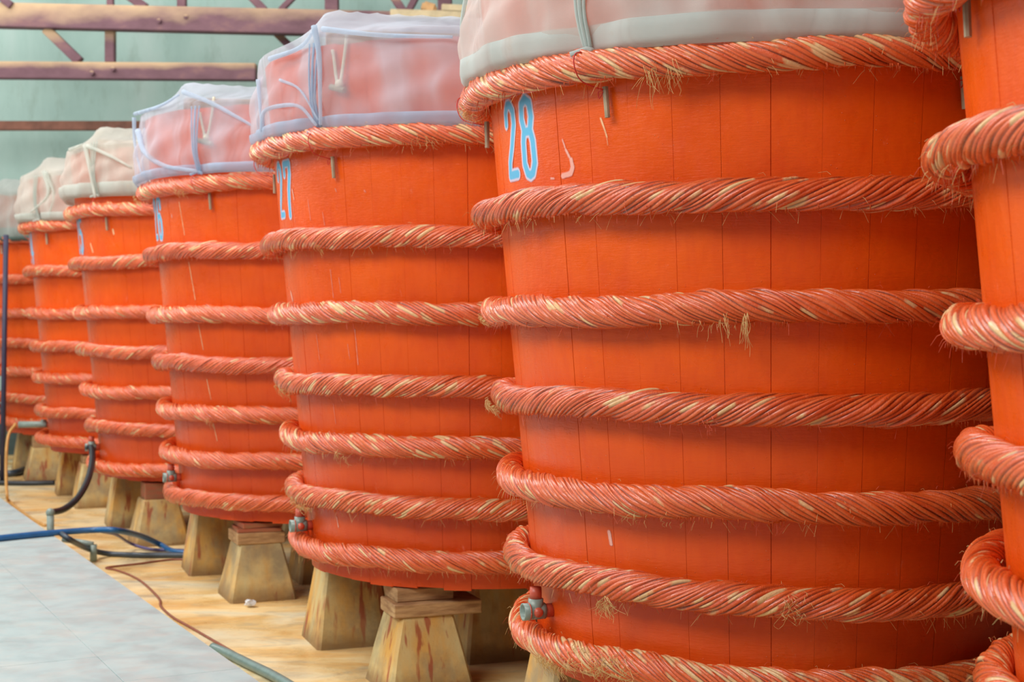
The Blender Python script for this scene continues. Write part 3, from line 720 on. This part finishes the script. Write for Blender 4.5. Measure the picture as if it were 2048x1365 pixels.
# frayed tufts hanging from single hoops
def tuft(b, k, px, n, L, spread, below=True, seed=0, mat='straw', curl=1.0, r=.0011):
    rng = random.Random(seed+px); al = al_of(b, px); rope = ROPES[(b, k)]; R = rbody(HK[k])+RR
    zc = HC+HK[k]+OFF[b][k][0]; bm = bmesh.new()
    for _ in range(n):
        a = al+rng.uniform(-spread, spread); t = rng.uniform(-1.5, -.3) if below else rng.uniform(-.6, 1.0)
        p = pol(a, R+(RR+.004)*math.cos(t), zc+(RR+.004)*math.sin(t)); out = pol(a, 1); tg = pol(a-90, 1)
        l = L*rng.uniform(.4, 1.1); sd = rng.uniform(-1, 1)*curl; dz = rng.uniform(.5, 1.1)
        pts = [p, p+out*.012+tg*sd*l*.2-Vector((0, 0, l*.3*dz)), p+out*.012*rng.uniform(-.5, 1.5)+tg*sd*l*.35-Vector((0, 0, l*.7*dz)), p+out*.008*rng.uniform(-1, 1)+tg*sd*l*rng.uniform(-.1, .7)-Vector((0, 0, l*dz))]
        bm_tube(bm, catmull(pts, 4), r, 3, (1, .5))
    me = bpy.data.meshes.new('frayed_tuft'); bm.to_mesh(me); bm.free()
    o = link('frayed_tuft', me, M[mat], rope); o['kind'] = 'stuff'
    bpy.context.view_layer.update() if False else None
    T = Matrix.Translation(rope.location) @ rope.rotation_euler.to_matrix().to_4x4() @ Matrix.Diagonal((*rope.scale, 1))
    o.matrix_parent_inverse = T.inverted(); return o
tuft(0, 0, 1362, 26, .10, 1.6, seed=1); tuft(0, 0, 1335, 16, .13, 1.2, seed=2)
tuft(0, 2, 1400, 10, .10, 6, seed=3); tuft(0, 2, 1497, 26, .12, .35, seed=4, curl=.4); tuft(0, 2, 1440, 14, .06, 4, seed=5)
tuft(0, 5, 1205, 40, .08, .8, seed=6, curl=2.0); tuft(0, 5, 1590, 34, .05, 2.2, False, seed=7, curl=2.5)
tuft(0, 6, 1075, 90, .06, 3.5, seed=8, curl=2.0); tuft(0, 6, 1150, 70, .055, 5, False, seed=9, curl=2.5); tuft(0, 6, 1220, 60, .06, 4, False, seed=10, curl=2.5)
tuft(0, 3, 995, 60, .05, 4, seed=11, curl=2.2); tuft(0, 0, 945, 50, .04, 6, seed=12, curl=2); tuft(0, 2, 985, 30, .03, 6, seed=13, curl=2); tuft(0, 3, 1420, 14, .05, 1, seed=14, mat='redfibre')
tuft(1, 1, 668, 16, .05, .9, seed=15); tuft(1, 5, 590, 60, .05, 6, seed=16, curl=2); tuft(1, 4, 680, 14, .07, 1, seed=17); tuft(1, 0, 865, 22, .05, 2.2, seed=18, curl=1.8); tuft(1, 3, 575, 24, .05, 4, seed=19)
tuft(2, 0, 300, 26, .05, 3, seed=20); tuft(2, 0, 395, 20, .05, 2, seed=21); tuft(2, 4, 420, 14, .05, 1.5, seed=22)
tuft(0, 1, 1290, 20, .02, 12, seed=23, mat='redfibre'); tuft(0, 4, 1330, 16, .03, 8, seed=24)

# ------------------------------------------------------------ covers, beams
CW = m_cloth('white_net_cloth', lin(236, 236, 230), .28); CWh = m_cloth('white_cloth_hem', lin(222, 234, 230), .12)
CB = m_cloth('blue_net_cloth', lin(224, 234, 244), .52); CBh = m_cloth('blue_cloth_hem', lin(190, 212, 232), .3)
CC = m_cloth('cream_net_cloth', lin(226, 226, 214), .24); CCh = m_cloth('cream_cloth_hem', lin(214, 220, 210), .08)
CG = m_cloth('grey_green_cloth', lin(196, 206, 198), .2); CGh = m_cloth('grey_green_hem', lin(130, 156, 148), .05)
COV = {}
T0 = [42, -17, 93, 150, 215, 285]
for b, m1, m2, sd, kw, lb in ((-1, CW, CWh, 31, {}, 'white cloth over the nearest barrel at the upper right corner'),
        (0, CW, CWh, 32, dict(hem_w=.10, bulge=.015, hem_z=1.008), 'off-white cloth with wide grey-green hem covering barrel 28'),
        (1, CB, CBh, 33, dict(hem_w=.07, fold=1.2), 'sheer pale blue net cloth covering barrel 27'),
        (2, CB, CBh, 34, dict(hem_w=.06, fold=.9), 'sheer pale blue net cloth over the barrel with a long pale drip'),
        (3, CC, CCh, 35, dict(hem_w=.12, hem_z=1.07, fold=1.2), 'white cloth over the fourth barrel, hem ending above its top hoop'),
        (4, CC, CCh, 36, dict(hem_w=.08, fold=2.2), 'creased cream cloth over the second farthest barrel'),
        (5, CG, CGh, 37, dict(hem_w=.16, hem_z=.93, bulge=.05), 'grey cloth with dark green hem over the farthest barrel')):
    o = cloth(b, m1, m2, sd, [{1: 41, 2: 31.5, 3: 38}.get(b, 42)]+T0[1:], **kw); tag(o, lb, 'cloth', 'cloth covers on the barrels'); COV[b] = o
    cx, cy = CEN[b]; ux, uy = math.cos(math.radians(10)), math.sin(math.radians(10))
    if b <= 3:
        for sgn, nm in ((-1, 'front'), (1, 'rear')):
            c = Vector((cx-uy*-.0, cy, HC+1.50+.05)); v = Vector((-uy, ux, 0))*sgn*.80; u = Vector((ux, uy, 0))*1.06
            bm = bmesh.new(); bm_bar(bm, -u, u, .09, .10, .008)
            o = from_bm('support_beam', bm, M['wood'], None, loc=c+v)
            tag(o, 'wooden beam under the cloth across the %s of the %s' % (nm, NAMES[b]), 'beam', 'wooden beams under the covers')
for b, xs, ybot in ((1, (665, 690), 178), (2, (400, 424), 285)):
    nm = {1: 'barrel 27', 2: 'the barrel with a long pale drip'}[b]
    cx, cy = CEN[b]
    def onb(px, py, r=1.41):
        D = math.hypot(cx, cy); dc = math.atan2(cx, cy); dp = math.atan((px-1024)/3000); lat = math.sin(dc-dp)*D
        a = math.asin(max(-1, min(1, lat/r)))+dp; Y = cy-math.cos(a)*r; return atdepth(px, py, Y)
    xm = xs[0]*.5+xs[1]*.5; yt = 97 if b == 1 else 222
    root = empty('hanging_cord', onb(xm, yt)); tag(root, 'cream cord loop hanging inside the blue net of %s' % nm, 'cord', 'cord loops inside the blue nets')
    L = root.location
    tube('cord_loop', [onb(xs[1]+4, yt-28)-L, onb(xs[1]+1, yt)-L, onb(xm+5, ybot-20)-L, onb(xm, ybot-5)-L, onb(xm-5, ybot-25)-L, onb(xs[0]+3, yt+20)-L, onb(xs[0], yt+3)-L], .010, M['cord'], root, 8, 6)
    bm = bmesh.new(); bm_tube(bm, [onb(xm-16, ybot-4)-L, onb(xm+12, ybot+3)-L], .018, 8); from_bm('toggle', bm, M['greywood'], root)
    bm = bmesh.new(); bmesh.ops.create_uvsphere(bm, u_segments=10, v_segments=6, radius=.026, matrix=Matrix.Translation(onb(xm+1, ybot-10)-L)); from_bm('knot', bm, M['cord'], root, True)

CF = m_cloth('folded_net', lin(214, 228, 242), .42); CF2 = m_cloth('folded_cream', lin(232, 234, 224), .3)
def fold(cl, b, pts, r=.012, mat=CF, rad=1.470):
    cx, cy = CEN[b]; D = math.hypot(cx, cy); dc = math.atan2(cx, cy); P = []
    for px, py in pts:
        dp = math.atan((px-1024)/3000); lat = math.sin(dc-dp)*D; a = math.asin(max(-1, min(1, lat/rad)))+dp
        P.append(atdepth(px, py, cy-math.cos(a)*rad)-cl.location)
    tube('fold', P, r*1.5, mat, cl, 8, 6, (.9, .45))
for p, r in (([(628, 52), (638, 110), (640, 180), (641, 250)], .013), ([(540, 118), (600, 95), (628, 60)], .012), ([(524, 262), (528, 225), (560, 212), (600, 214), (632, 250)], .012),
             ([(516, 160), (520, 210), (524, 262)], .010), ([(645, 58), (760, 70), (905, 74)], .012), ([(560, 160), (600, 180), (636, 240)], .007)):
    fold(COV[1], 1, p, r)
for p, r in (([(366, 184), (420, 205), (470, 232), (505, 252)], .014), ([(270, 228), (320, 212), (358, 190)], .012),
             ([(276, 262), (290, 305), (330, 332), (392, 342)], .018), ([(268, 235), (270, 290), (284, 350)], .012)):
    fold(COV[2], 2, p, r)
for p, r in (([(170, 290), (180, 340), (190, 395)], .016), ([(140, 300), (168, 288)], .014), ([(175, 292), (220, 312), (262, 335)], .014)):
    fold(COV[3], 3, p, r, CF2)
for p, r in (([(88, 342), (96, 390), (62, 425)], .018), ([(92, 345), (108, 390), (98, 430)], .016)):
    fold(COV[4], 4, p, r, CF2)

# ------------------------------------------------------------ pedestals and packing blocks
def pedestal(b, rel, h, rot, lb, s=1.0):
    bm = bmesh.new(); rr = random.Random(b*10+int(rel[0]*10))
    wb, wt = .245*s, .165*s
    lv = [(0, wb+.004), (.03, wb), (h*.5, (wb+wt)/2+.004), (h-.02, wt+.002), (h, wt-.006)]
    rows = []
    for z, w_ in lv:
        row = []
        for sx, sy in ((-1, -1), (1, -1), (1, 1), (-1, 1)):     # chamfered corners
            c = .018
            for dx, dy in (((0, c), (c, 0)) if (sx*sy > 0) else ((c, 0), (0, c))):
                row.append(bm.verts.new((sx*(w_-dx)+rr.uniform(-.003, .003), sy*(w_-dy)+rr.uniform(-.003, .003), z)))
        rows.append(row)
    for i in range(len(rows)-1):
        for k in range(8): bm.faces.new((rows[i][k], rows[i][(k+1) % 8], rows[i+1][(k+1) % 8], rows[i+1][k]))
    bm.faces.new(rows[-1]); bm.faces.new(rows[0][::-1])
    cx, cy = CEN[b]; o = from_bm('concrete_pedestal', bm, M['conc'], loc=(cx+rel[0], cy+rel[1], 0)); o.rotation_euler = (0, 0, math.radians(rot))
    return tag(o, lb, 'pedestal', 'concrete pedestals under the barrels')
HB = ZB-.012
P1 = (-.93, .27); P2 = (-.39, -.88)
who = {-1: 'the right-edge barrel', 0: 'the biggest whole barrel', 1: 'barrel 27', 2: 'the barrel with a long pale drip', 3: 'the fourth barrel from the right', 4: 'the second farthest barrel', 5: 'the farthest barrel'}
for b in (-1, 0, 1, 2, 3, 4, 5):
    pedestal(b, P1, HB, 20, 'tapered concrete pedestal under the left side of %s' % who[b])
    pedestal(b, P2, HB-.155 if b != 4 else HB-.09, 22, 'tapered ochre-stained concrete pedestal under the front of %s' % who[b])
    pedestal(b, (.02, -.12), HB+.04, 20, 'shadowed concrete pedestal under the middle of %s' % who[b])
    if b >= 1: pedestal(b, (.88, -.35), HB, 20, 'squat hidden-away concrete pedestal at the far right under %s' % who[b])
def block(b, rel, sx, sy, sz, z, rot, mat, lb, name='wood_block'):
    cx, cy = CEN[b]; bm = bmesh.new(); bm_box(bm, sx, sy, sz, Matrix.Identity(4), .006, 1)
    o = from_bm(name, bm, mat, loc=(cx+rel[0], cy+rel[1], z+sz/2)); o.rotation_euler = (0, 0, math.radians(rot))
    return tag(o, lb, 'block', 'wood packing blocks on the pedestals')
zt = HB-.155
block(1, (P2[0]+.07, P2[1]+.0), .52, .30, .078, zt, 20, M['wood'], 'longer pale timber on the front pedestal of barrel 27, lower of two')
block(1, (P2[0]+.00, P2[1]+.02), .34, .26, .076, zt+.078, 20, M['wood'], 'short timber wedged under barrel 27, upper of two')
block(2, P2, .36, .34, .085, zt, 22, M['wood'], 'grey-brown timber at the front under the barrel with a pale drip')
block(2, (P2[0], P2[1]), .33, .33, .03, zt+.085, 18, M['redwood'], 'thin reddish board mid-stack under the barrel with a long pale drip')
block(2, (P2[0]+.01, P2[1]), .30, .30, .038, zt+.115, 24, M['redwood'], 'topmost reddish board packed under the barrel with a long pale drip')
block(3, P2, .28, .28, .15, zt, 22, M['redwood'], 'red-painted timber cube under the fourth barrel from the right')
block(0, P2, .34, .34, .15, zt, 22, M['wood'], 'timber block on the front pedestal of barrel 28')
block(4, P2, .3, .3, .085, HB-.09, 22, M['wood'], 'dark timber block under the second farthest barrel')
block(5, P2, .3, .3, .15, zt, 22, M['wood'], 'timber block under the farthest barrel')
block(-1, P2, .3, .3, .15, zt, 22, M['wood'], 'timber block under the barrel cut off by the right edge')

# ------------------------------------------------------------ hoses, cables, pole
def top_obj(o, lb, cat, group=None): return tag(o, lb, cat, group)
g = ground
rb = .026
top_obj(tube('hose', [g(-60, 1084, PH+rb), g(0, 1077, PH+rb), g(100, 1067, PH+rb), g(185, 1061, PH+rb), g(235, 1062, PH+.03), g(285, 1074, .17), g(320, 1090, .05), g(350, 1104, rb), g(420, 1110, rb), g(500, 1106, rb)], rb, M['blue']), 'shiny blue hose arching off the grey walkway onto the floor', 'hose', 'hoses by the walkway edge')
top_obj(tube('hose', [g(120, 1066, PH+.02), g(140, 1080, PH-.02), g(175, 1098, .12), g(215, 1108, .03), g(280, 1111, .026), g(350, 1111, .026), g(430, 1112, .026), g(520, 1108, .026)], .024, M['darkhose']), 'dark slate hose along the floor just below the blue hose', 'hose', 'hoses by the walkway edge')
top_obj(tube('hose', [g(205, 1064, PH+.02), g(232, 1070, .22), g(262, 1088, .06), g(300, 1099, .02), g(350, 1101, .018), g(430, 1102, .018), g(545, 1098, .018)], .014, M['purple']), 'thin violet hose behind the blue hose running under the barrels', 'hose', 'hoses by the walkway edge')
top_obj(tube('hose', [g(425, 1296, .04), g(455, 1308, .03), g(500, 1330, .03), g(545, 1352, .03), g(600, 1385, .03), g(680, 1440, .03)], .030, M['greyhose'], None, 14), 'thick grey-green hose on the ochre floor at the bottom of the photo', 'hose')
top_obj(tube('cable', [g(400, 1121, .01), g(345, 1120, .008), g(280, 1128, .008), g(214, 1136, .008), g(232, 1141, .008), g(262, 1152, .008), g(288, 1168, .008), g(318, 1198, .008), g(322, 1214, .008), g(345, 1235, .008), g(380, 1255, .008), g(430, 1284, .008), g(468, 1306, .008), g(490, 1318, .008)], .009, M['cable']), 'thin brown cable wandering along the edge of the walkway', 'cable')
e = empty('pipe_elbow', g(190, 1108, 0)); top_obj(e, 'short grey plastic pipe elbow beside the blue hose at the walkway edge', 'pipe'); L = e.location
pA = g(187, 1118, .03); pB = Vector((pA.x, pA.y, .15)); tube('pipe', [pA-L+Vector((0, 0, -.02)), pB-L], .030, M['pvc'], e, 12, 0)
tube('pipe', [pB-L, pB-L+Vector((-.10, .0, .02)), atdepth(128, 1080, 13.0)-L], .024, M['pvc'], e, 12, 4)
q = atdepth(101, 1062, 13.1); base = Vector((q.x, q.y, 0)); e = empty('standpipe', base); top_obj(e, 'short grey upright pipe joined to the black hose', 'pipe')
zt_ = atdepth(101, 1026, 13.1).z
tube('pipe', [Vector((0, 0, 0)), Vector((0, 0, zt_))], .032, M['pvc'], e, 12, 0); bm = bmesh.new(); bmesh.ops.create_uvsphere(bm, u_segments=12, v_segments=8, radius=.040, matrix=Matrix.Translation((0, 0, zt_))); from_bm('elbow', bm, M['pvc'], e, True)
c3 = Vector((*CEN[3], 0)); sp3 = c3+pol(70, rbody(-1.285)+.15, HC-1.285)
top_obj(tube('hose', [Vector((base.x, base.y, zt_)), atdepth(128, 1019, 13.3), atdepth(155, 997, 13.5), atdepth(175, 962, 13.8), atdepth(184, 925, 14.1), atdepth(183, 897, 14.35), sp3+Vector((.02, 0, 0))], .030, M['black'], None, 12), 'black rubber hose curving from a barrel spout to the grey standpipe', 'hose')
c4 = Vector((*CEN[4], 0)); sp4 = c4+pol(84, rbody(-1.285)+.40, HC-1.285)
top_obj(tube('hose', [sp4, atdepth(30, 851, 17.3), atdepth(18, 868, 17.2), atdepth(13, 900, 17.1), atdepth(12, 950, 17.0), atdepth(14, 990, 16.6), g(20, 1005, .03)+Vector((0, .0, 0)), g(60, 1036, .012), g(90, 1052, .012)], .017, M['yellow']), 'thin amber hose hanging down at the left edge of the row', 'hose')
top_obj(tube('hose', [g(-60, 966, .03), g(20, 967, .03), g(70, 967, .03), g(110, 966, .03)], .032, M['black']), 'black hose lying straight across the floor beside the far pedestals', 'hose', 'far black hoses')
top_obj(tube('hose', [g(-60, 946, .04), g(0, 948, .04), g(30, 946, .05), g(48, 940, .04)], .045, M['darkhose']), 'fat dark hose behind the straight black hose by the far wall', 'hose', 'far black hoses')
bm = bmesh.new(); A = atdepth(4, 900, 18.6); B_ = atdepth(12, 470, 18.6); A = Vector((A.x, A.y, 0)); bm_tube(bm, [A-A, B_-A], .032, 12); o = from_bm('pole', bm, M['pole'], None, True, loc=A); top_obj(o, 'slim dark indigo pole standing at the far left edge', 'pole')

bm = bmesh.new(); q = g(500, 1207, .03); bmesh.ops.create_icosphere(bm, subdivisions=2, radius=.045, matrix=Matrix.Translation((0, 0, 0)) @ Matrix.Diagonal((1, .8, .65, 1)))
rs = random.Random(5)
for v in bm.verts: v.co *= rs.uniform(.7, 1.15)
top_obj(from_bm('crumpled_scrap', bm, M['palewood'] if False else m_simple('white_scrap', lin(226, 226, 224), .6), None, False, loc=q), 'small crumpled white scrap at the foot of an ochre pedestal', 'scrap')
